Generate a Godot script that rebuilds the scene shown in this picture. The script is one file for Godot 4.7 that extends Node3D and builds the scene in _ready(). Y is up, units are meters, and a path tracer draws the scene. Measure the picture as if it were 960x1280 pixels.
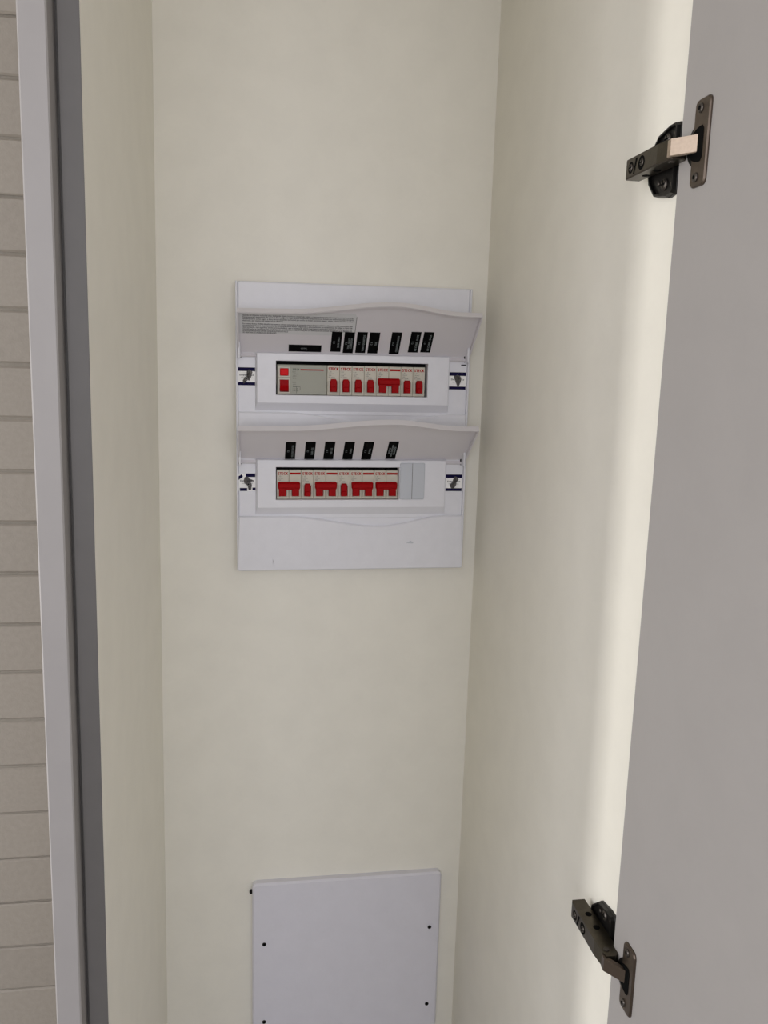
extends Node3D
# An open fitted cupboard with a two-row distribution board, seen from 1.2 m away. Metres, y up; camera height is y = 0, the cupboard's back panel is z = 0.

const W := 0.4657            # inner width of the cupboard
const FLOOR_Y := -1.5
const TOP_Y := 0.62
const TILT := 0.0075         # the board hangs a hair out of level (radians)
const BOARD := Vector3(0.2735, -0.298, 0.0)
var M := {}
var used := {}
var rng := RandomNumberGenerator.new()
var sans: SystemFont
var sans_bold: SystemFont

# ---------------------------------------------------------------- helpers
func numbered(called: String) -> String:
	var n: int = used.get(called, 0)
	used[called] = n + 1
	return called if n == 0 else "%s_%03d" % [called, n]

func geo() -> SurfaceTool:
	var st := SurfaceTool.new()
	st.begin(Mesh.PRIMITIVE_TRIANGLES)
	st.set_smooth_group(-1)
	return st

func poly(st: SurfaceTool, pts: Array, outward: Vector3) -> void:      # convex face, wound clockwise as seen from outside
	var n := Vector3.ZERO
	for i in range(1, pts.size() - 1):
		n += (pts[i] - pts[0]).cross(pts[i + 1] - pts[0])
	var flip: bool = n.dot(outward) > 0.0
	for i in range(1, pts.size() - 1):
		st.add_vertex(pts[0])
		st.add_vertex(pts[i + 1] if flip else pts[i])
		st.add_vertex(pts[i] if flip else pts[i + 1])

func box(st: SurfaceTool, a: Vector3, b: Vector3, c := 0.0) -> void:   # box from corner a to corner b, edges chamfered by c
	var mid := (a + b) * 0.5
	var h := (b - a).abs() * 0.5
	c = minf(c, minf(h.x, minf(h.y, h.z)) * 0.95)
	var ax := [Vector3.RIGHT, Vector3.UP, Vector3.BACK]
	for k in 3:
		var u: Vector3 = ax[(k + 1) % 3]
		var v: Vector3 = ax[(k + 2) % 3]
		var n: Vector3 = ax[k]
		var hn: float = h[k]
		var hu: float = h[(k + 1) % 3] - c
		var hv: float = h[(k + 2) % 3] - c
		for s in [-1.0, 1.0]:
			var q: Vector3 = mid + n * hn * s
			poly(st, [q - u * hu - v * hv, q + u * hu - v * hv, q + u * hu + v * hv, q - u * hu + v * hv], n * s)
		if c > 0.0:
			for s in [-1.0, 1.0]:
				for t in [-1.0, 1.0]:      # chamfer along axis k
					var fu: float = h[(k + 1) % 3]
					var fv: float = h[(k + 2) % 3]
					var hk: float = hn - c
					var p1: Vector3 = mid + u * s * fu + v * t * (fv - c)
					var p2: Vector3 = mid + u * s * (fu - c) + v * t * fv
					poly(st, [p1 - n * hk, p1 + n * hk, p2 + n * hk, p2 - n * hk], u * s + v * t)
	if c > 0.0:
		for sx in [-1.0, 1.0]:
			for sy in [-1.0, 1.0]:
				for sz in [-1.0, 1.0]:
					var s3 := Vector3(sx, sy, sz)
					poly(st, [mid + s3 * Vector3(h.x, h.y - c, h.z - c), mid + s3 * Vector3(h.x - c, h.y, h.z - c), mid + s3 * Vector3(h.x - c, h.y - c, h.z)], s3)

func inset(pts: PackedVector2Array, d: float) -> PackedVector2Array:   # moves a simple outline inwards, point by point
	var out := PackedVector2Array()
	var n := pts.size()
	var area := 0.0
	for i in n:
		area += pts[i].cross(pts[(i + 1) % n])
	var sgn := 1.0 if area > 0.0 else -1.0
	for i in n:
		var e1 := (pts[i] - pts[(i + n - 1) % n]).normalized()
		var e2 := (pts[(i + 1) % n] - pts[i]).normalized()
		var n1 := Vector2(-e1.y, e1.x) * sgn
		var n2 := Vector2(-e2.y, e2.x) * sgn
		var m := (n1 + n2) / maxf(1.0 + n1.dot(n2), 0.35)
		out.append(pts[i] + m * d)
	return out

func cap(st: SurfaceTool, pts: PackedVector2Array, z: float, facing: Vector3, xf: Transform3D) -> void:
	var tri := Geometry2D.triangulate_polygon(pts)
	for i in range(0, tri.size(), 3):
		var l := []
		for k in 3:
			var p := pts[tri[i + k]]
			l.append(xf * Vector3(p.x, p.y, z))
		poly(st, l, xf.basis * facing)

func band(st: SurfaceTool, p: PackedVector2Array, zp: float, q: PackedVector2Array, zq: float, xf: Transform3D, side := 1.0) -> void:
	var n := p.size()
	var area := 0.0
	for i in n:
		area += p[i].cross(p[(i + 1) % n])
	for i in n:
		var j := (i + 1) % n
		var a := Vector3(p[i].x, p[i].y, zp)
		var b := Vector3(p[j].x, p[j].y, zp)
		var c := Vector3(q[j].x, q[j].y, zq)
		var d := Vector3(q[i].x, q[i].y, zq)
		var nn := (b - a).cross(c - a)
		if nn.length() < 1e-12:
			nn = (c - a).cross(d - a)
		nn *= (1.0 if area > 0.0 else -1.0) * side
		poly(st, [xf * a, xf * b, xf * c, xf * d], xf.basis * nn)

func prism(st: SurfaceTool, pts: PackedVector2Array, z0: float, z1: float, c := 0.0, xf := Transform3D.IDENTITY) -> void:   # outline pushed from z0 to z1, front edge chamfered
	var top := inset(pts, c) if c > 0.0 else pts
	cap(st, pts, z0, Vector3(0, 0, -1), xf)
	band(st, pts, z0, pts, z1 - c, xf)
	if c > 0.0:
		band(st, pts, z1 - c, top, z1, xf)
	cap(st, top, z1, Vector3(0, 0, 1), xf)

func ring(st: SurfaceTool, rects: Array) -> void:      # a loft through rectangles [x0, y0, x1, y1, z], open in the middle
	for i in rects.size() - 1:
		band(st, rect_outline(rects[i]), rects[i][4], rect_outline(rects[i + 1]), rects[i + 1][4], Transform3D.IDENTITY)

func rect_outline(r: Array) -> PackedVector2Array:
	return PackedVector2Array([Vector2(r[0], r[1]), Vector2(r[2], r[1]), Vector2(r[2], r[3]), Vector2(r[0], r[3])])

func rounded(x0: float, y0: float, x1: float, y1: float, r: float, steps := 5) -> PackedVector2Array:
	var out := PackedVector2Array()
	var cs := [Vector2(x1 - r, y0 + r), Vector2(x1 - r, y1 - r), Vector2(x0 + r, y1 - r), Vector2(x0 + r, y0 + r)]
	for k in 4:
		for i in steps + 1:
			var a := -PI / 2 + k * PI / 2 + i * PI / 2 / steps
			out.append(cs[k] + Vector2(cos(a), sin(a)) * r)
	return out

func disc(r: float, steps := 20, at := Vector2.ZERO, sq := 1.0) -> PackedVector2Array:
	var out := PackedVector2Array()
	for i in steps:
		out.append(at + Vector2(cos(TAU * i / steps) * r, sin(TAU * i / steps) * r * sq))
	return out

func write(st: SurfaceTool, words: String, size: float, at: Vector3, bold := false, turn := 0.0, wide := 1.0, centre := true, fit := 0.0) -> void:   # flat lettering; size is the height of a capital
	var t := TextMesh.new()
	t.text = words
	t.font = sans_bold if bold else sans
	t.font_size = 16
	t.pixel_size = size / 11.4
	t.depth = 0.0
	t.curve_step = 4.0
	t.horizontal_alignment = HORIZONTAL_ALIGNMENT_CENTER if centre else HORIZONTAL_ALIGNMENT_LEFT
	t.vertical_alignment = VERTICAL_ALIGNMENT_CENTER
	if fit > 0.0:
		wide = fit / maxf(t.get_aabb().size.x, 0.0001)
	var b := Basis(Vector3.BACK, turn) * Basis.from_scale(Vector3(wide, 1, 1))
	st.append_from(t, 0, Transform3D(b, at))

func lettering() -> SurfaceTool:
	var st := SurfaceTool.new()
	st.begin(Mesh.PRIMITIVE_TRIANGLES)
	return st

func build(called: String, layers: Array, parent: Node = self, at := Vector3.ZERO) -> MeshInstance3D:   # layers: SurfaceTool, material, SurfaceTool, material ... committed as ONE mesh
	var mesh: ArrayMesh = null
	for i in range(0, layers.size(), 2):
		var st: SurfaceTool = layers[i]
		st.generate_normals()
		mesh = st.commit(mesh)
		mesh.surface_set_material(i / 2, layers[i + 1])
	var o := MeshInstance3D.new()
	o.mesh = mesh
	o.name = numbered(called) if parent == self else called
	o.position = at
	parent.add_child(o, true)
	return o

func tag(o: Node, label: String, category := "", group := "", kind := "") -> void:
	o.set_meta("label", label)
	if category: o.set_meta("category", category)
	if group: o.set_meta("group", group)
	if kind: o.set_meta("kind", kind)

func thing(called: String, label: String, category: String, at: Vector3, group := "") -> Node3D:
	var o := Node3D.new()
	o.name = numbered(called)
	o.position = at
	add_child(o, true)
	tag(o, label, category, group)
	return o

func shell(called: String, boxes: Array, m: Material, label: String, category: String, c := 0.0) -> MeshInstance3D:
	var st := geo()
	for b in boxes:
		box(st, b[0], b[1], c)
	var o := build(called, [st, m])
	tag(o, label, category, "", "structure")
	return o

func noise(freq: float, seed_: int, lo: Color, hi: Color, w := 512, bump := false, strength := 2.0) -> NoiseTexture2D:
	var n := FastNoiseLite.new()
	n.seed = seed_
	n.frequency = freq
	n.fractal_octaves = 4
	var t := NoiseTexture2D.new()
	t.noise = n
	t.width = w
	t.height = w
	t.seamless = true
	if bump:
		t.as_normal_map = true
		t.bump_strength = strength
	else:
		var g := Gradient.new()
		g.set_color(0, lo)
		g.set_color(1, hi)
		t.color_ramp = g
	return t

func mat(c: Color, rough := 0.5, metal := 0.0, grain := 0.0, scale := 1.0, relief := 0.0, freq := 0.02) -> StandardMaterial3D:
	var m := StandardMaterial3D.new()
	m.albedo_color = c
	m.roughness = rough
	m.metallic = metal
	if grain > 0.0 or relief > 0.0:
		m.uv1_triplanar = true
		m.uv1_world_triplanar = true
		m.uv1_scale = Vector3.ONE * scale
		if grain > 0.0:
			m.albedo_texture = noise(freq, 7, Color(1, 1, 1).darkened(grain), Color.WHITE)
		if relief > 0.0:
			m.normal_enabled = true
			m.normal_texture = noise(freq * 3.0, 11, Color.BLACK, Color.WHITE, 512, true, 3.0)
			m.normal_scale = relief
	return m

# ---------------------------------------------------------------- scene
func _ready() -> void:
	rng.seed = 41
	setup_camera_and_light()
	setup_materials()
	build_room()
	build_bricks()
	build_board()
	build_breakers()
	build_access_cover()
	build_door()

func setup_camera_and_light() -> void:
	var cam := Camera3D.new()
	cam.name = "camera"
	cam.fov = 61.787
	cam.near = 0.02
	cam.rotation_order = EULER_ORDER_YXZ
	cam.rotation = Vector3(-0.1715082, -0.1589096, 0.0300854)
	cam.position = Vector3(0.125888, 0.0, 1.237587)
	add_child(cam)
	cam.current = true
	var sky_mat := ProceduralSkyMaterial.new()
	sky_mat.sky_top_color = Color(0.62, 0.72, 0.86)
	sky_mat.sky_horizon_color = Color(0.84, 0.86, 0.88)
	sky_mat.ground_horizon_color = Color(0.6, 0.6, 0.58)
	sky_mat.ground_bottom_color = Color(0.4, 0.4, 0.38)
	var sky := Sky.new()
	sky.sky_material = sky_mat
	var env := Environment.new()
	env.background_mode = Environment.BG_SKY
	env.sky = sky
	env.background_energy_multiplier = 1.0
	env.tonemap_mode = Environment.TONE_MAPPER_LINEAR
	env.tonemap_exposure = 1.0
	env.sdfgi_enabled = true
	env.ssao_enabled = true
	env.ssil_enabled = true
	var we := WorldEnvironment.new()
	we.name = "world_environment"
	we.environment = env
	add_child(we)
	# daylight through the wide window behind the photographer
	daylight("front_window_daylight", Vector3(0.25, 0.20, 3.14), Vector3(0, 0, -1), Vector2(2.3, 1.5), 2.95, Color(0.985, 0.975, 1.0))
	daylight("added_left_fill", Vector3(-1.94, 0.20, 1.75), Vector3(1, 0, 0), Vector2(1.4, 1.5), 2.15, Color(0.985, 0.975, 1.0))  # added unseen fill, placed to brighten the cupboard's side walls
	# daylight through the slim window at the end of the brick wall, skimming across the cupboard's mouth
	daylight("side_window_daylight", Vector3(-1.94, -0.50, 0.70), Vector3(1, 0, 0), Vector2(0.20, 1.4), 2.15, Color(1.0, 0.99, 0.98))

func daylight(called: String, at: Vector3, towards: Vector3, size: Vector2, energy: float, c: Color) -> void:
	var l := AreaLight3D.new()
	l.name = called
	l.area_size = size
	l.light_energy = energy
	l.light_color = c
	l.area_range = 12.0
	l.shadow_enabled = true
	l.look_at_from_position(at, at + towards, Vector3.UP)
	add_child(l)

func setup_materials() -> void:
	sans = SystemFont.new()
	sans.font_names = PackedStringArray(["Droid Sans"])
	sans_bold = SystemFont.new()
	sans_bold.font_names = PackedStringArray(["Droid Sans"])
	sans_bold.font_weight = 700
	M.cream = mat(Color(0.955, 0.942, 0.895), 0.5, 0.0, 0.02, 1.3, 0.03)
	M.grey_paint = mat(Color(0.635, 0.62, 0.61), 0.45, 0.0, 0.02, 1.1, 0.03)
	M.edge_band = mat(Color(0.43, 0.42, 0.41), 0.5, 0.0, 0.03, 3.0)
	M.room = mat(Color(0.86, 0.85, 0.82), 0.7, 0.0, 0.03, 1.0)
	M.floor = mat(Color(0.42, 0.38, 0.34), 0.5, 0.0, 0.2, 2.0)
	M.mortar = mat(Color(0.56, 0.535, 0.49), 0.8, 0.0, 0.06, 5.0, 0.3)
	M.plastic = mat(Color(0.91, 0.91, 0.93), 0.36, 0.0, 0.015, 4.0, 0.03)
	M.flap = mat(Color(0.865, 0.85, 0.86), 0.34)
	M.filler = mat(Color(0.77, 0.785, 0.81), 0.4)
	M.cavity_shade = mat(Color(0.06, 0.06, 0.065), 0.7)  # near-black: shade inside the board and its slots, put into the colour
	M.device = mat(Color(0.80, 0.78, 0.72), 0.45)
	M.device_wide = mat(Color(0.63, 0.63, 0.575), 0.45)
	M.red = mat(Color(0.62, 0.012, 0.035), 0.42)
	M.red_bright = mat(Color(0.86, 0.06, 0.08), 0.3)
	M.red_print = mat(Color(0.66, 0.05, 0.05), 0.6)
	M.grey_print = mat(Color(0.25, 0.28, 0.25), 0.7)
	M.black_print = mat(Color(0.05, 0.05, 0.05), 0.8)
	M.pale_print = mat(Color(0.52, 0.55, 0.55), 0.7)
	M.black_label = mat(Color(0.022, 0.022, 0.024), 0.75)
	M.navy = mat(Color(0.085, 0.07, 0.23), 0.6)
	M.paper = mat(Color(0.985, 0.98, 0.97), 0.6)
	M.notice = mat(Color(0.82, 0.82, 0.82), 0.5)
	M.foil = mat(Color(0.55, 0.54, 0.53), 0.38, 0.75, 0.35, 120.0, 0.6, 0.05)
	M.dark_metal = mat(Color(0.33, 0.305, 0.26), 0.33, 0.9, 0.12, 9.0, 0.05)
	M.brown_metal = mat(Color(0.40, 0.355, 0.315), 0.36, 0.85, 0.10, 9.0)
	M.lit_metal = mat(Color(0.74, 0.67, 0.60), 0.4, 0.8, 0.08, 30.0)
	M.black_metal = mat(Color(0.10, 0.095, 0.09), 0.4, 0.5)
	M.hole_shade = mat(Color(0.02, 0.02, 0.02), 0.8)  # flat black that draws the shade of recesses on solid faces
	M.screw = mat(Color(0.33, 0.31, 0.29), 0.4, 0.8)
	for k in ["red", "red_bright", "black_label", "red_print", "navy", "hole_shade", "cavity_shade"]:
		M[k].metallic_specular = 0.2
	M.cover = mat(Color(0.89, 0.885, 0.915), 0.4, 0.0, 0.015, 2.0, 0.04)

func build_room() -> void:
	var f := FLOOR_Y
	shell("wall_back", [[Vector3(-0.0165, f, -0.02), Vector3(W + 0.018, TOP_Y, 0)]], M.cream, "cream back panel of the cupboard carrying the distribution board", "cupboard back")
	var left := shell("wall_left", [[Vector3(-0.0165, f, 0.0), Vector3(0, TOP_Y, 0.5162)]], M.cream, "cream left side panel inside the cupboard", "cupboard side")
	var st := geo()
	box(st, Vector3(-0.0165, f, 0.5162), Vector3(0, TOP_Y, 0.517), 0.0003)
	build("edge_band", [st, M.edge_band], left)
	var right := shell("wall_right", [[Vector3(W, f, 0.0), Vector3(W + 0.018, TOP_Y, 0.567)]], M.cream, "cream right side panel of the cupboard beside the hinges", "cupboard side")
	st = geo()
	box(st, Vector3(W, f, 0.567), Vector3(W + 0.018, TOP_Y, 0.568), 0.0003)
	build("edge_band", [st, M.edge_band], right)
	shell("trim_1", [[Vector3(-0.0405, f, 0.2), Vector3(-0.0195, TOP_Y, 0.537)]], M.grey_paint, "pale grey upright board framing the left of the cupboard", "frame board", 0.0012)
	shell("added_trim_2", [[Vector3(-0.0195, f, 0.2), Vector3(-0.0165, TOP_Y, 0.5080)]], M.edge_band, "added filler strip in the gap between frame board and cupboard side", "gap strip")  # added filler set back in the gap, leaving a thin dark line
	shell("ceiling_cupboard", [[Vector3(-0.0165, TOP_Y, -0.02), Vector3(W + 0.018, TOP_Y + 0.02, 0.567)]], M.cream, "cream top board closing the cupboard", "cupboard top")
	# the room around it
	var x0 := -2.0
	var x1 := 1.5
	var z1 := 3.2
	var t := 1.2
	shell("floor", [[Vector3(x0 - 0.1, f - 0.1, -0.02), Vector3(x1 + 0.1, f, z1 + 0.1)]], M.floor, "brown tiled floor of the room", "floor")
	shell("ceiling", [[Vector3(x0 - 0.1, t, 0.1), Vector3(x1 + 0.1, t + 0.1, z1 + 0.1)]], M.room, "pale ceiling of the room", "ceiling")
	shell("wall_right_room", [[Vector3(x1, f, 0.1), Vector3(x1 + 0.1, t, z1 + 0.1)]], M.room, "pale wall at the right end of the room", "wall")
	shell("wall_above", [[Vector3(-0.0405, TOP_Y + 0.02, 0.1), Vector3(W + 0.018, t, 0.2)]], M.room, "pale wall above the cupboard", "wall")
	shell("wall_beside", [[Vector3(W + 0.018, f, 0.1), Vector3(x1, t, 0.2)]], M.room, "pale wall to the right of the cupboard", "wall")
	shell("wall_left_room", [[Vector3(x0 - 0.1, f, 0.1), Vector3(x0, t, 0.40)], [Vector3(x0 - 0.1, f, 0.82), Vector3(x0, t, 1.0)], [Vector3(x0 - 0.1, f, 2.5), Vector3(x0, t, z1 + 0.1)],
		[Vector3(x0 - 0.1, f, 1.0), Vector3(x0, -0.6, 2.5)], [Vector3(x0 - 0.1, 1.0, 1.0), Vector3(x0, t, 2.5)],
		[Vector3(x0 - 0.1, f, 0.40), Vector3(x0, -1.25, 0.82)], [Vector3(x0 - 0.1, 0.25, 0.40), Vector3(x0, t, 0.82)]], M.room, "pale wall with a slim window and an added wide fill opening at the left end of the room", "wall")
	shell("wall_front", [[Vector3(x0, f, z1), Vector3(-0.95, t, z1 + 0.1)], [Vector3(1.42, f, z1), Vector3(x1, t, z1 + 0.1)],
		[Vector3(-0.95, f, z1), Vector3(1.42, -0.6, z1 + 0.1)], [Vector3(-0.95, 1.0, z1), Vector3(1.42, t, z1 + 0.1)]], M.room, "pale wall with a wide window facing the cupboard", "wall")

func build_bricks() -> void:
	var wall := shell("wall_outer", [[Vector3(-2.0, FLOOR_Y, 0.1), Vector3(-0.0405, 1.2, 0.1972)]], M.mortar, "beige painted brick wall left of the cupboard", "wall")
	var pitch := 0.0611
	var shapes := []
	var mats := []
	for k in 5:
		var st := geo()
		var h := 0.0592 - 0.0010 * (k % 3)
		box(st, Vector3(-0.1205, -h / 2, -0.008), Vector3(0.1205, h / 2, 0.0045), 0.0018 + 0.0005 * (k % 2))
		st.generate_normals()
		shapes.append(st.commit())
		var v := 0.98 + 0.02 * ((k * 2) % 5) / 4.0
		mats.append(mat(Color(0.605 * v, 0.575 * v, 0.53 * v), 0.6, 0.0, 0.05, 6.0 + k, 0.15, 0.03))
	for row in 44:
		var y := FLOOR_Y + 0.02 + pitch * (row + 0.5)
		if y > 1.17:
			break
		for i in 3:
			var x := -0.0425 - 0.1205 - i * 0.2445 - (0.165 if row % 2 == 0 else 0.0)
			var pieces := [[x, 1.0]]
			if row % 2 == 0 and i == 0:
				pieces.append([-0.0425 - 0.0805, 0.668])
			for p in pieces:
				var b := MeshInstance3D.new()
				b.name = "brick"
				var k := rng.randi() % 5
				b.mesh = shapes[k]
				b.material_override = mats[rng.randi() % 5]
				b.position = Vector3(p[0], y + rng.randf_range(-0.0006, 0.0006), 0.1955 + rng.randf_range(-0.0008, 0.0008))
				b.rotation = Vector3(rng.randf_range(-0.006, 0.006), 0, rng.randf_range(-0.006, 0.006))
				b.scale.x = p[1]
				wall.add_child(b, true)

# ---- distribution board. Shapes are drawn in the board's own upright frame: a(x, y, z) is a point before the board's small tilt.
func a(x: float, y: float, z: float) -> Vector3:
	return Vector3(x, y, z) - BOARD

func bump(x: float) -> float:       # the wave of the flap's free edge
	var t := (x - 0.1105) / 0.329
	if t < 0.2 or t > 0.93:
		return 0.0
	if t < 0.62:
		return 0.0152 * (0.5 - 0.5 * cos(PI * (t - 0.2) / 0.42))
	return 0.0152 * (0.5 + 0.5 * cos(PI * (t - 0.62) / 0.31))

func build_board() -> void:
	var board := thing("distribution_board", "white plastic two-row distribution board with both flaps lifted open", "distribution board", BOARD)
	board.rotation.z = TILT
	var off := Transform3D(Basis.IDENTITY, -BOARD)
	var L := 0.1095
	var R := 0.4405
	var st := geo()
	prism(st, rounded(L, -0.2977, R, 0.1064, 0.004), 0.0, 0.010, 0.0, off)
	build("back_tray", [st, M.plastic], board)
	# rim around the whole cover
	for e in [[L, L + 0.0028, -0.2977, 0.1064], [R - 0.0028, R, -0.2977, 0.1064]]:
		st = geo()
		box(st, a(e[0], e[2], 0.010), a(e[1], e[3], 0.0262), 0.0008)
		build("side_rim", [st, M.plastic], board)
	st = geo()
	box(st, a(L + 0.0028, 0.0160, 0.010), a(R - 0.0028, 0.1064, 0.0255), 0.0020)
	build("top_fascia", [st, M.plastic], board)
	for row in 2:
		var dy := -0.148 * row
		var wx := 0.3786 if row == 0 else 0.3412
		var wl := 0.1645
		var wb := -0.0462 + dy
		var wt := 0.0006 + dy
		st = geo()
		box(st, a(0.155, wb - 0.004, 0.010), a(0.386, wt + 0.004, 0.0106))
		build("cavity_shade", [st, M.cavity_shade], board)  # dark plate that stands in for the shaded interior behind the breakers
		st = geo()
		box(st, a(0.1585, wb + 0.014, 0.0106), a(0.3825, wb + 0.034, 0.0125), 0.0004)
		build("mounting_rail", [st, M.screw], board)
		# bezel: side strips and the raised middle with its breaker window, one moulding
		st = geo()
		var b0 := -0.0740 + dy
		var b1 := 0.0165 + dy
		var bl := 0.1358
		var br := 0.4112
		var bb := -0.0686 + dy
		var bt := 0.0118 + dy
		var rects := [
			[L + 0.0028, b0, R - 0.0028, b1, 0.012], [L + 0.0028, b0, R - 0.0028, b1, 0.0215], [L + 0.0036, b0 + 0.0008, R - 0.0036, b1 - 0.0008, 0.0225],
			[bl, bb, br, bt, 0.0225], [bl + 0.0025, bb + 0.0105, br - 0.0016, bt - 0.001, 0.0290], [bl + 0.0034, bb + 0.0114, br - 0.0024, bt - 0.0018, 0.0296],
			[wl - 0.0006, wb - 0.0006, wx + 0.0006, wt + 0.0006, 0.0296], [wl, wb, wx, wt, 0.0290], [wl, wb, wx, wt, 0.0115]]
		for r in rects:
			r[0] -= BOARD.x; r[2] -= BOARD.x; r[1] -= BOARD.y; r[3] -= BOARD.y
		ring(st, rects)
		build("bezel", [st, M.plastic], board)
		# fascia below the bezel, its top edge cut to the wave of the closed flap
		var lip := -0.0705 + dy
		var bottom := -0.1270 if row == 0 else -0.2977
		var o := PackedVector2Array([Vector2(L + 0.0028, bottom), Vector2(R - 0.0028, bottom)])
		if row == 1:
			o = PackedVector2Array([Vector2(L, bottom + 0.003), Vector2(L + 0.003, bottom), Vector2(R - 0.003, bottom), Vector2(R, bottom + 0.003)])
		for i in 41:
			var x := lerpf(R - 0.0028, L + 0.0028, i / 40.0)
			o.append(Vector2(x, lip - bump(x)))
		st = geo()
		prism(st, o, 0.0105, 0.0275 if row == 0 else 0.0285, 0.0016, off)
		build("lower_fascia" if row == 1 else "middle_fascia", [st, M.plastic], board)
		st = geo()
		box(st, a(L + 0.0028, lip - 0.020, 0.0105), a(R - 0.0028, b0 + 0.0002, 0.0220), 0.0004)
		build("ledge", [st, M.plastic], board)
		build_flap(board, row)
		build_seals(board, row)
		# hinge lugs and their dark slots at both ends of the flap
		for s in [-1, 1]:
			var hx := L + 0.0048 if s < 0 else R - 0.0052
			st = geo()
			box(st, a(hx - 0.0015, 0.0030 + dy, 0.0225), a(hx + 0.0015, 0.0245 + dy, 0.0375), 0.0009)
			build("hinge_lug", [st, M.plastic], board)
			st = geo()
			box(st, a(hx - 0.0030, 0.0040 + dy, 0.0222), a(hx - 0.0016, 0.0130 + dy, 0.0242), 0.0003)
			box(st, a(hx + 0.0016, 0.0040 + dy, 0.0222), a(hx + 0.0030, 0.0075 + dy, 0.0238), 0.0003)
			if row == 0 and s > 0:
				box(st, a(0.4285, -0.0005, 0.0222), a(0.4360, 0.0009, 0.0231), 0.0003)
			build("slot", [st, M.cavity_shade], board)
	# blank plate that closes the two spare ways of the lower row
	st = geo()
	prism(st, rounded(0.3420, -0.1935, 0.3784, -0.1405, 0.0022), 0.0290, 0.0316, 0.0007, off)
	var blank := build("blank_plate", [st, M.filler], board)
	blank.set_meta("label", "blue-grey blank plate with a centre groove")
	st = geo()
	box(st, a(0.3598, -0.1930, 0.0314), a(0.3604, -0.1410, 0.0318))
	build("groove", [st, M.edge_band], blank)
	# moulded marks on the lower fascia
	st = geo()
	var arc := PackedVector2Array()
	for i in 13:
		arc.append(Vector2(0.1560, -0.2850) + Vector2(cos(-0.9 + i * 0.16), sin(-0.9 + i * 0.16)) * 0.0062)
	for i in 13:
		arc.append(Vector2(0.1560, -0.2850) + Vector2(cos(1.02 - i * 0.16), sin(1.02 - i * 0.16)) * 0.0054)
	prism(st, arc, 0.0284, 0.0291, 0.0, off)
	build("moulded_ring", [st, M.plastic], board)
	st = geo()
	prism(st, PackedVector2Array([Vector2(0.3540, -0.2588), Vector2(0.3635, -0.2596), Vector2(0.3655, -0.2578), Vector2(0.3600, -0.2552), Vector2(0.3588, -0.2565)]), 0.0284, 0.0290, 0.0002, off)
	build("moulded_emblem", [st, M.filler], board)

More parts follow.
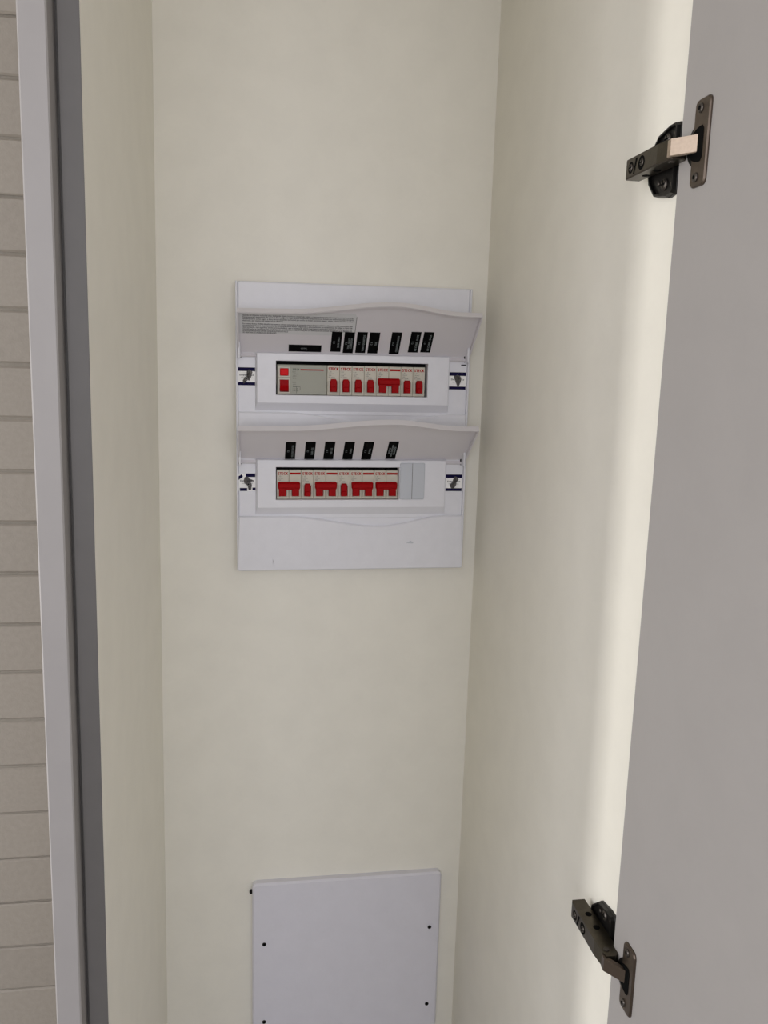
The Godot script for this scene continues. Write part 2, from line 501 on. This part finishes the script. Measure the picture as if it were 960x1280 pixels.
func build_flap(board: Node3D, row: int) -> void:
	# local axes of a flap: x along the hinge, y from hinge to free edge, z out of its inner face
	var ang := deg_to_rad(46.0 if row == 0 else 40.0)
	var y0 := 0.0145 if row == 0 else -0.1335
	var t0 := -0.0072
	var o := PackedVector2Array([Vector2(0.1125, t0), Vector2(0.4385, t0)])
	for i in 49:
		var x := lerpf(0.4415, 0.1120, i / 48.0)
		o.append(Vector2(x, lerpf(0.0722, 0.0768, (x - 0.112) / 0.3295) + bump(x - 0.004) * 0.97))
	var q := PackedVector2Array()
	for p in inset(o, 0.0020):
		q.append(p)
	var st := geo()
	var id := Transform3D.IDENTITY
	cap(st, o, -0.0016, Vector3(0, 0, -1), id)
	band(st, o, -0.0016, o, 0.0064, id)
	band(st, o, 0.0064, q, 0.0064, id)
	band(st, q, 0.0064, q, 0.0, id)
	cap(st, q, 0.0, Vector3(0, 0, 1), id)
	var flap := build("flap", [st, M.flap], board)
	flap.transform = Transform3D(Basis(Vector3(1, 0, 0), Vector3(0, sin(ang), cos(ang)), Vector3(0, -cos(ang), sin(ang))), Vector3(-BOARD.x, y0 - BOARD.y, 0.026))
	flap.set_meta("label", "lifted white flap with a printed notice and black circuit labels" if row == 0 else "lifted white flap of the lower row with six black circuit labels")
	var strips: Array
	if row == 0:
		strips = [[0.2395, 0.0004, 0.0372, ["C 1", "ILUM. SALA"]], [0.2570, -0.0016, 0.0370, ["C 2", "TOM. SALA E", "CORREDOR"]], [0.2745, -0.0008, 0.0378, ["C 3", "TOM. QUARTOS"]], [0.2918, -0.0011, 0.0377, ["C 4", "TUG"]],
			[0.3222, -0.0015, 0.0391, ["C 5", "CHUVEIRO SUITE"]], [0.3490, 0.0026, 0.0408, ["C 6", "AR COND. SUITE"]], [0.3669, 0.0033, 0.0411, ["C 7", "AR COND. SALA"]]]
	else:
		strips = [[0.1771, -0.0046, 0.0378, ["C 8", "CHUVEIRO SOCIAL"]], [0.2045, -0.0047, 0.0386, ["C 9", "ILUM. COZ."]], [0.2315, -0.0049, 0.0393, ["C 10", "TOM. COZ."]], [0.2589, -0.0042, 0.0394, ["C 11", "FORNO"]],
			[0.2859, -0.0044, 0.0394, ["C 12", "BOMBA"]], [0.3210, -0.0028, 0.0410, ["RESERVA", "AREA EXTERNA", "E GARAGEM"]]]
	for s in strips:
		var lb := geo()
		box(lb, Vector3(s[0], s[1], 0.0), Vector3(s[0] + 0.0142, s[2], 0.00025))
		var tx := lettering()
		var n: int = s[3].size()
		for i in n:
			var px: float = s[0] + ([0.0042, 0.0103] if n == 2 else [0.0036, 0.0072, 0.0108])[i]
			write(tx, s[3][i], 0.0025, Vector3(px, (s[1] + s[2]) * 0.5 - 0.001, 0.00032), true, PI / 2, 1.0, true, 0.030 if s[3][i].length() > 11 else 0.0)
		build("circuit_label", [lb, M.black_label, tx, M.pale_print], flap)
	if row == 0:
		var lb := geo()
		box(lb, Vector3(0.1817, -0.0010, 0.0), Vector3(0.2268, 0.0116, 0.00025))
		var tx := lettering()
		write(tx, "GERAL", 0.0022, Vector3(0.2030, 0.0052, 0.00032))
		build("circuit_label", [lb, M.black_label, tx, M.pale_print], flap)
		# the printed safety notice
		var nb := geo()
		prism(nb, PackedVector2Array([Vector2(0.1145, 0.0300), Vector2(0.2708, 0.0300), Vector2(0.2708, 0.0640), Vector2(0.2690, 0.0695), Vector2(0.1145, 0.0695)]), 0.0, 0.0002)
		var nt := lettering()
		write(nt, "ADVERTÊNCIA - USO DA INSTALAÇÃO ELÉTRICA DO IMÓVEL", 0.0022, Vector3(0.1195, 0.0678, 0.0003), true, 0.0, 1.0, false, 0.0965)
		var lines := ["Quando um disjuntor ou fusível atua, desligando algum circuito ou a instalação inteira, a causa pode ser uma sobrecarga ou um curto-circuito.",
			"Desligamentos frequentes são sinal de sobrecarga. Por isso, NUNCA troque seus disjuntores ou fusíveis por outros de maior corrente",
			"simplesmente. Como regra, a troca de um disjuntor ou fusível por outro de maior corrente requer, antes, a troca dos fios e cabos",
			"elétricos, por outros de maior seção (bitola).",
			"Da mesma forma, NUNCA desative ou remova a chave automática de proteção contra choques elétricos (dispositivo DR), mesmo em caso",
			"de desligamentos sem causa aparente. Se os desligamentos forem frequentes e, principalmente, se as tentativas de religar a chave não",
			"tiverem êxito, isso significa, muito provavelmente, que a instalação elétrica apresenta anomalias internas, que só podem ser",
			"identificadas e corrigidas por profissionais qualificados. A DESATIVAÇÃO OU REMOÇÃO DA CHAVE SIGNIFICA A ELIMINAÇÃO",
			"DE MEDIDA PROTETORA CONTRA CHOQUES ELÉTRICOS E RISCO", "DE VIDA PARA OS USUÁRIOS DA INSTALAÇÃO."]
		for i in lines.size():
			var yy := 0.0618 - i * 0.0031 - (0.0022 if i > 3 else 0.0)
			var full := 0.1470
			write(nt, lines[i], 0.0023, Vector3(0.1195, yy, 0.0003), true, 0.0, 1.0, false, full if lines[i].length() > 100 else full * lines[i].length() / 127.0)
		build("notice_sticker", [nb, M.notice, nt, M.black_print], flap)
		st = geo()
		box(st, Vector3(0.2706, 0.0325, 0.0), Vector3(0.2713, 0.0640, 0.0004))
		build("seam", [st, M.edge_band], flap)

func build_seals(board: Node3D, row: int) -> void:
	for s in [-1, 1]:
		var x0 := 0.1124 if s < 0 else 0.4118
		var x1 := 0.1362 if s < 0 else 0.4362
		var y1 := (-0.0095 if s < 0 else -0.0102) - 0.148 * row
		var y0 := y1 - 0.0245
		var zf := 0.0226
		var paper := geo()
		box(paper, a(x0, y0, zf - 0.0002), a(x1, y1, zf))
		var nv := geo()
		if row == 1 and s < 0:      # torn and half peeled
			prism(nv, PackedVector2Array([Vector2(x0 - 0.0002, y1 - 0.0090), Vector2(x0 + 0.0060, y1 - 0.0045), Vector2(x0 + 0.0045, y1 - 0.0008), Vector2(x0 - 0.0002, y1 - 0.0040)]), zf - 0.0001, zf + 0.0004, 0.0, Transform3D(Basis.IDENTITY, -BOARD))
			box(nv, a(x0 + 0.0100, y1 - 0.0048, zf - 0.0001), a(x1 - 0.0006, y1 + 0.0002, zf + 0.0002))
			box(nv, a(x0 + 0.0016, y0 - 0.0002, zf - 0.0001), a(x0 + 0.0118, y0 + 0.0040, zf + 0.0002))
			box(nv, a(x0 + 0.0192, y0 + 0.0008, zf - 0.0001), a(x1 + 0.0006, y0 + 0.0045, zf + 0.0002))
		else:
			box(nv, a(x0, y1 - 0.0050, zf - 0.0001), a(x1, y1, zf + 0.0001))
			box(nv, a(x0, y0, zf - 0.0001), a(x1, y0 + 0.0043, zf + 0.0001))
		var tx := lettering()
		var mid := (x0 + x1) * 0.5
		write(tx, "Eletrotécnica", 0.0022, a(mid, y0 + 0.0142, zf + 0.0002), true, 0.0, 0.98)
		write(tx, "manutenção elétrica", 0.0012, a(mid, y0 + 0.0106, zf + 0.0002), false)
		build("seal_sticker", [paper, M.paper, nv, M.navy, tx, M.black_print], board)
		# crumpled foil torn around the cover screw
		var c := Vector2(x0 + 0.0125, y0 + 0.0125)
		var fo := geo()
		var shape: PackedVector2Array
		match row * 2 + (1 if s > 0 else 0):
			0: shape = PackedVector2Array([Vector2(0.001, 0.009), Vector2(0.004, 0.0094), Vector2(0.0075, 0.006), Vector2(0.0062, 0.001), Vector2(0.0032, -0.006), Vector2(0.0005, -0.005), Vector2(-0.001, -0.008), Vector2(-0.005, -0.0105), Vector2(-0.006, -0.006), Vector2(-0.003, -0.001), Vector2(0.0015, 0.001), Vector2(-0.0005, 0.006)])
			1: shape = PackedVector2Array([Vector2(-0.006, 0.0065), Vector2(-0.001, 0.0085), Vector2(0.003, 0.0075), Vector2(0.0052, 0.004), Vector2(0.0045, -0.002), Vector2(0.002, -0.008), Vector2(0.0, -0.009), Vector2(-0.002, -0.004), Vector2(-0.004, 0.001)])
			2: shape = PackedVector2Array([Vector2(-0.004, 0.007), Vector2(0.0, 0.0085), Vector2(0.0025, 0.005), Vector2(0.009, 0.0022), Vector2(0.0035, 0.0015), Vector2(0.006, -0.004), Vector2(0.005, -0.011), Vector2(0.0015, -0.0115), Vector2(0.0, -0.005), Vector2(-0.0045, -0.002), Vector2(-0.0055, 0.002)])
			_: shape = PackedVector2Array([Vector2(0.001, 0.0095), Vector2(0.004, 0.0088), Vector2(0.0068, 0.0045), Vector2(0.004, 0.001), Vector2(0.003, -0.005), Vector2(-0.001, -0.0095), Vector2(-0.005, -0.0072), Vector2(-0.0065, -0.003), Vector2(-0.0025, 0.001), Vector2(-0.0015, 0.005)])
		var low := PackedVector2Array()
		for p in shape:
			low.append(p + c - Vector2(BOARD.x, BOARD.y))
		var peak := Vector3(c.x - BOARD.x - 0.0005, c.y - BOARD.y, zf + 0.0042)
		for i in low.size():      # a crumpled little tent: low edge, raised ragged middle
			var p := low[i]
			var p2 := low[(i + 1) % low.size()]
			var m1 := Vector3(lerpf(p.x, peak.x, 0.45), lerpf(p.y, peak.y, 0.45), zf + 0.0016 + 0.0026 * (i % 2))
			var m2 := Vector3(lerpf(p2.x, peak.x, 0.45), lerpf(p2.y, peak.y, 0.45), zf + 0.0016 + 0.0026 * ((i + 1) % low.size() % 2))
			poly(fo, [Vector3(p.x, p.y, zf), Vector3(p2.x, p2.y, zf), m2], Vector3.BACK)
			poly(fo, [Vector3(p.x, p.y, zf), m2, m1], Vector3.BACK)
			poly(fo, [m1, m2, peak], Vector3.BACK)
		var foil := build("foil_seal", [fo, M.foil], board)
		if row != 1 or s < 0:
			if s < 0:
				var h := geo()
				var hc := c + (Vector2(-0.0012, -0.0032) if row == 0 else Vector2(0.0012, -0.0025)) - Vector2(BOARD.x, BOARD.y)
				prism(h, disc(0.0026, 12, hc), zf + 0.0010, zf + 0.0048, 0.0006)
				var h2 := geo()
				prism(h2, disc(0.0013, 10, hc), zf + 0.0045, zf + 0.0050)
				build("screw", [h, M.foil, h2, M.hole_shade], foil)

# ---- breakers
func make_breaker(poles: int) -> Node3D:
	var o := Node3D.new()
	var w := 0.0175 * poles
	var st := geo()
	for k in poles:
		var xc := (k - (poles - 1) * 0.5) * 0.0175
		box(st, Vector3(xc - 0.0086, 0, -0.0110), Vector3(xc + 0.0086, 0.0415, 0), 0.0006)
		# raised cheeks that flank the toggle
		for s in [-1.0, 1.0]:
			box(st, Vector3(xc + s * 0.0064 - 0.0011, 0.0035, -0.0005), Vector3(xc + s * 0.0064 + 0.0011, 0.0200, 0.0022), 0.0005)
	build("body", [st, M.device], o)
	st = geo()
	if poles == 1:
		var p := PackedVector2Array([Vector2(-0.0046, 0.0048), Vector2(0.0046, 0.0048), Vector2(0.0046, 0.0195), Vector2(0.0032, 0.0226), Vector2(-0.0032, 0.0226), Vector2(-0.0046, 0.0195)])
		prism(st, p, 0.0, 0.0060, 0.0010)
		box(st, Vector3(-0.0040, 0.0048, 0.0055), Vector3(0.0040, 0.0120, 0.0080), 0.0009)
	else:
		var p := PackedVector2Array([Vector2(-0.0142, 0.0048), Vector2(-0.0042, 0.0048), Vector2(-0.0042, 0.0140), Vector2(0.0042, 0.0140), Vector2(0.0042, 0.0048), Vector2(0.0142, 0.0048),
			Vector2(0.0142, 0.0140), Vector2(0.0156, 0.0165), Vector2(0.0156, 0.0238), Vector2(0.0140, 0.0250), Vector2(-0.0140, 0.0250), Vector2(-0.0156, 0.0238), Vector2(-0.0156, 0.0165), Vector2(-0.0142, 0.0140)])
		prism(st, p, 0.0, 0.0062, 0.0008)
		box(st, Vector3(-0.0150, 0.0165, 0.0058), Vector3(0.0150, 0.0235, 0.0082), 0.0010)
	build("toggle", [st, M.red], o)
	var tx := lettering()
	var x0 := -0.5 * (w - 0.0175)
	write(tx, "STECK", 0.0036, Vector3(x0, 0.0366, 0.0001), true, 0.0, 1.0, true, 0.0142)
	write(tx, "STECK", 0.0036, Vector3(x0 + 0.00025, 0.03645, 0.00012), true, 0.0, 1.0, true, 0.0142)
	var small := lettering()
	write(small, "C 20", 0.0016, Vector3(x0 - 0.0070, 0.0325, 0.0001), false, 0, 1, false)
	write(small, "~", 0.0016, Vector3(x0 + 0.0060, 0.0325, 0.0001), false, 0, 1, false)
	write(small, "230/400", 0.0014, Vector3(x0 - 0.0070, 0.0298, 0.0001), false, 0, 1, false)
	write(small, "3000", 0.0014, Vector3(x0 - 0.0070, 0.0274, 0.0001), false, 0, 1, false)
	if poles == 1:
		write(small, "IEC 60898", 0.0014, Vector3(x0 - 0.0070, 0.0250, 0.0001), false, 0, 1, false)
	var layers := [tx, M.red_print, small, M.grey_print]
	if poles == 2:
		var b := geo()
		box(b, Vector3(0.0012, 0.0352, -0.0002), Vector3(0.0166, 0.0381, 0.0001))
		layers += [b, M.red_print]
	build("print", layers, o)
	return o

func place_device(o: Node3D, called: String, x: float, row: int, label: String, category: String, group: String) -> void:
	o.name = numbered(called)
	add_child(o, true)
	var p := a(x, -0.0458 - 0.148 * row, 0.0235)
	o.transform = Transform3D(Basis(Vector3.BACK, TILT), BOARD) * Transform3D(Basis.IDENTITY, p)
	tag(o, label, category, group)

func build_breakers() -> void:
	# the wide residual current switch at the left of the upper row
	var rcd := Node3D.new()
	var st := geo()
	box(st, Vector3(-0.0347, 0, -0.0110), Vector3(0.0347, 0.0415, 0), 0.0007)
	build("body", [st, M.device_wide], rcd)
	st = geo()
	ring(st, [[-0.0335, 0.0235, -0.0165, 0.0388, 0.0], [-0.0330, 0.0240, -0.0170, 0.0383, 0.0014], [-0.0312, 0.0258, -0.0188, 0.0365, 0.0014], [-0.0312, 0.0258, -0.0188, 0.0365, 0.0]])
	ring(st, [[-0.0335, 0.0015, -0.0165, 0.0228, 0.0], [-0.0330, 0.0020, -0.0170, 0.0223, 0.0014], [-0.0315, 0.0036, -0.0185, 0.0208, 0.0014], [-0.0315, 0.0036, -0.0185, 0.0208, 0.0]])
	build("button_frame", [st, M.device], rcd)
	st = geo()
	box(st, Vector3(-0.0308, 0.0262, -0.001), Vector3(-0.0192, 0.0361, 0.0034), 0.0010)
	build("test_button", [st, M.red_bright], rcd).set_meta("label", "bright red square test button")
	st = geo()
	prism(st, PackedVector2Array([Vector2(-0.001, 0.0040), Vector2(0.0026, 0.0040), Vector2(0.0068, 0.0062), Vector2(0.0026, 0.0130), Vector2(0.0016, 0.0204), Vector2(-0.001, 0.0204)]), -0.0310, -0.0190, 0.0, Transform3D(Basis(Vector3.BACK, Vector3.UP, Vector3.RIGHT), Vector3.ZERO))
	build("rocker", [st, M.red], rcd).set_meta("label", "dark red main rocker tipped down")
	var tx := lettering()
	write(tx, "STECK", 0.0024, Vector3(-0.0135, 0.0348, 0.0001), true, 0, 1, false)
	var i := 0
	for s in ["63 A", "In 30mA", "230 V~", "50 Hz", "", "IP 20", "-25ºC", "TESTE", "1 - 3 - N", "2 - 4 - N"]:
		if s != "":
			write(tx, s, 0.0015, Vector3(-0.0135, 0.0315 - i * 0.0029, 0.0001), false, 0, 1, false)
		i += 1
	var dg := geo()
	for b in [[-0.0130, 0.0062, -0.0030, 0.0066], [-0.0130, 0.0108, -0.0030, 0.0112], [-0.0030, 0.0062, -0.0026, 0.0112], [-0.0080, 0.0020, -0.0076, 0.0108]]:
		box(dg, Vector3(b[0], b[1], -0.0001), Vector3(b[2], b[3], 0.0001))
	var rb := geo()
	box(rb, Vector3(-0.0025, 0.0338, -0.0001), Vector3(0.0300, 0.0356, 0.0001))
	build("print", [tx, M.grey_print, dg, M.grey_print, rb, M.red_print], rcd)
	place_device(rcd, "main_switch", 0.1660 + 0.0350, 0, "wide grey residual current switch with red test button and rocker", "main switch", "")
	var proto := [null, make_breaker(1), make_breaker(2)]
	var upper := [[1, "first narrow red-toggle breaker right of the wide grey main switch"], [1, "second narrow red-toggle breaker right of the wide grey main switch"],
		[1, "third narrow red-toggle breaker right of the wide grey main switch"], [1, "narrow red-toggle breaker just left of the upper double-toggle breaker"],
		[2, "double-pole breaker with bridged red toggle, the only one in the upper row"], [1, "narrow red-toggle breaker just right of the upper double-toggle breaker"],
		[1, "narrow red-toggle breaker at the right end of the upper row"]]
	var lower := [[2, "double-pole breaker with bridged red toggle at the left end of the lower row"], [1, "first narrow red-toggle breaker from the left in the lower row"],
		[2, "double-pole breaker between the two narrow breakers of the lower row"], [1, "second narrow red-toggle breaker from the left in the lower row"],
		[2, "double-pole breaker right of the lower row's second narrow breaker"], [2, "double-pole breaker with bridged red toggle beside the blue-grey blank plate"]]
	var x := 0.1660 + 0.0700
	for d in upper:
		var n: int = d[0]
		place_device(proto[n].duplicate(), "circuit_breaker" if n == 1 else "double_circuit_breaker", x + n * 0.00875, 0, d[1], "circuit breaker", "circuit breakers in the upper row")
		x += n * 0.0175
	x = 0.1656
	for d in lower:
		var n: int = d[0]
		place_device(proto[n].duplicate(), "circuit_breaker" if n == 1 else "double_circuit_breaker", x + n * 0.00875, 1, d[1], "circuit breaker", "circuit breakers in the lower row")
		x += n * 0.0175
	proto[1].free()
	proto[2].free()

func build_access_cover() -> void:
	var base := Vector3(0.285, -1.14, 0.0)
	var t := thing("access_cover", "pale grey screwed-on blank access cover low on the cupboard back", "access cover", base)
	t.rotation.z = 0.004
	var st := geo()
	prism(st, rounded(-0.1510, 0.0, 0.1505, 0.3365, 0.0075), 0.0, 0.0125, 0.0030)
	build("plate", [st, M.cover], t)
	for p in [[0.1525, -0.9080], [0.4185, -0.9000], [0.4187, -1.0405], [0.1525, -1.0465]]:
		var s := geo()
		prism(s, disc(0.0032, 12, Vector2(p[0] - base.x, p[1] - base.y)), 0.0122, 0.0136, 0.0005)
		var h := geo()
		prism(h, disc(0.0017, 8, Vector2(p[0] - base.x, p[1] - base.y)), 0.0134, 0.0138)
		build("screw", [s, M.black_metal, h, M.hole_shade], t)
	st = geo()
	prism(st, disc(0.0030, 12, Vector2(0.1325 - base.x, -0.8215 - base.y)), 0.0, 0.0050, 0.0010)
	build("wall_plug", [st, M.black_metal], t).set_meta("label", "dark screw stub at the cover's top left edge")

func build_door() -> void:
	var d := thing("door_1", "plain pale grey cupboard door standing wide open on two dark hinges", "door", Vector3(0.467, FLOOR_Y + 0.02, 0.573))
	d.set_meta("kind", "thing")
	var st := geo()
	box(st, Vector3(-0.009, 0, 0), Vector3(0.009, TOP_Y - FLOOR_Y - 0.03, 0.49), 0.0010)
	build("panel", [st, M.grey_paint], d)
	make_hinge(d, 0.169, "upper black-nickel hinge with its link toned as lit")
	make_hinge(d, -0.5285, "lower black-nickel hinge with the same link toned dark brown")

# ---- concealed hinges: local x points away from the side panel into the cupboard, y up, z to the room. Origin on the side panel's face at the hinge's height.
func make_hinge(door: Node3D, y: float, label: String) -> void:
	var h := Node3D.new()
	h.name = "hinge"
	h.position = Vector3(W, y, 0) - door.position
	door.add_child(h, true)
	h.set_meta("label", label)
	# xf takes (z, y, out) outlines to the panel's face: out = -x
	var xf := Transform3D(Basis(Vector3(0, 0, 1), Vector3(0, 1, 0), Vector3(-1, 0, 0)), Vector3.ZERO)
	var side := Transform3D(Basis(Vector3(0, 0, 1), Vector3(-1, 0, 0), Vector3(0, -1, 0)), Vector3.ZERO)   # (z, out) outlines pushed along -y
	# winged mounting plate on the side panel, with two cross-head screws and small rivets
	var st := geo()
	var wings := PackedVector2Array([Vector2(0.5625, -0.0245), Vector2(0.5625, 0.0245), Vector2(0.5595, 0.0275), Vector2(0.5500, 0.0275), Vector2(0.5300, 0.0235), Vector2(0.5170, 0.0120), Vector2(0.5150, 0.0060),
		Vector2(0.5150, -0.0060), Vector2(0.5170, -0.0135), Vector2(0.5290, -0.0255), Vector2(0.5500, -0.0290), Vector2(0.5595, -0.0275)])
	prism(st, wings, 0.0, 0.0036, 0.0012, xf)
	var rimw := inset(wings, 0.0026)
	band(st, inset(wings, 0.0004), 0.0030, inset(wings, 0.0010), 0.0062, xf)
	band(st, inset(wings, 0.0010), 0.0062, rimw, 0.0062, xf)
	band(st, rimw, 0.0062, rimw, 0.0034, xf)
	var sc := geo()
	var sl := geo()
	for s in [-1.0, 1.0]:
		var c := Vector2(0.5440, s * 0.0175)
		prism(sc, disc(0.0048, 16, c), 0.0035, 0.0058, 0.0012, xf)
		cross(sl, c, 0.0032, 0.0055, 0.0060, xf)
		for p in [[0.5560, 0.0195], [0.5330, 0.0150]]:
			prism(sc, disc(0.0019, 10, Vector2(p[0], s * p[1])), 0.0034, 0.0048, 0.0006, xf)
	build("mounting_plate", [st, M.black_metal, sc, M.screw, sl, M.hole_shade], h)
	# the arm: a channel on the plate, with its adjusting screws and slots
	st = geo()
	var prof := PackedVector2Array([Vector2(0.5035, 0.0075), Vector2(0.5820, 0.0050), Vector2(0.5870, 0.0120), Vector2(0.5865, 0.0200), Vector2(0.5640, 0.0222), Vector2(0.5080, 0.0222), Vector2(0.5035, 0.0205)])
	prism(st, prof, -0.0078, 0.0078, 0.0009, side)
	sc = geo()
	sl = geo()
	prism(sl, disc(0.0056, 18, Vector2(0.5365, 0.0)), 0.0221, 0.0224, 0.0, xf)
	prism(sl, PackedVector2Array([Vector2(0.5215, -0.0060), Vector2(0.5240, -0.0060), Vector2(0.5285, 0.0058), Vector2(0.5255, 0.0058)]), 0.0221, 0.0224, 0.0, xf)
	prism(sl, disc(0.0048, 14, Vector2(0.5165, 0.0)), 0.0221, 0.0223, 0.0, xf)
	prism(sc, disc(0.0030, 14, Vector2(0.5375, 0.0)), 0.0222, 0.0230, 0.0005, xf)
	prism(sc, disc(0.0030, 12, Vector2(0.5165, 0.0)), 0.0222, 0.0228, 0.0005, xf)
	cross(sl, Vector2(0.5375, 0.0), 0.0024, 0.0227, 0.0231, xf)
	cross(sl, Vector2(0.5165, 0.0), 0.0024, 0.0226, 0.0229, xf)
	for s in [-1.0, 1.0]:
		for z in [0.5270, 0.5470]:
			prism(sl, disc(0.0032, 14, Vector2(z, 0.0130)), s * 0.0079 - 0.0002, s * 0.0079 + 0.0002, 0.0, side)
	prism(sc, disc(0.0026, 12, Vector2(0.5780, 0.0165)), -0.0088, 0.0088, 0.0006, side)
	build("arm", [st, M.dark_metal, sc, M.screw, sl, M.hole_shade], h)
	# the link that swings from the arm's mouth into the cup
	st = geo()
	var lk := PackedVector2Array([Vector2(0.5795, 0.0195), Vector2(0.5815, 0.0222), Vector2(0.5875, 0.0226), Vector2(0.6050, 0.0100), Vector2(0.6065, 0.0068), Vector2(0.6030, 0.0066), Vector2(0.5850, 0.0190)])
	prism(st, lk, -0.0064, 0.0064, 0.0006, side)
	build("link", [st, M.lit_metal if y > 0.0 else M.brown_metal], h)  # one link design; how light strikes each is put into its metal colour
	# flange plate and cup, sunk in the door's inner face
	var out := W - 0.458
	st = geo()
	prism(st, rounded(0.5965, -0.0315, 0.6185, 0.0315, 0.0050), out, out + 0.0022, 0.0010, xf)
	sc = geo()
	sl = geo()
	for s in [-1.0, 1.0]:
		prism(sc, disc(0.0036, 14, Vector2(0.6055, s * 0.0245)), out + 0.0021, out + 0.0036, 0.0008, xf)
		prism(sl, disc(0.0016, 8, Vector2(0.6055, s * 0.0245)), out + 0.0034, out + 0.0038, 0.0, xf)
	build("flange", [st, M.brown_metal, sc, M.screw, sl, M.hole_shade], h)
	st = geo()
	prism(st, disc(0.0155, 32, Vector2(0.6030, -0.0010)), out - 0.0020, out + 0.0017, 0.0005, xf)
	var inner := geo()
	var mouth := PackedVector2Array()
	for k in 25:
		var t := PI * 0.5 + PI * k / 24.0
		mouth.append(Vector2(0.6100 + cos(t) * 0.0195, -0.0010 + sin(t) * 0.0128))
	mouth.append(Vector2(0.6125, -0.0110))
	mouth.append(Vector2(0.6125, 0.0090))
	prism(inner, mouth, out + 0.0012, out + 0.0025, 0.0, xf)  # flat black mouth: the cup's inner shade put into colour
	build("cup", [st, M.black_metal, inner, M.hole_shade], h)

func cross(st: SurfaceTool, c: Vector2, r: float, z0: float, z1: float, xf: Transform3D) -> void:   # cross recess of a screw head
	for k in 2:
		var u := Vector2(r, 0) if k == 0 else Vector2(0, r)
		var v := Vector2(0, r * 0.2) if k == 0 else Vector2(-r * 0.2, 0)
		prism(st, PackedVector2Array([c - u - v, c + u - v, c + u + v, c - u + v]), z0, z1, 0.0, xf)
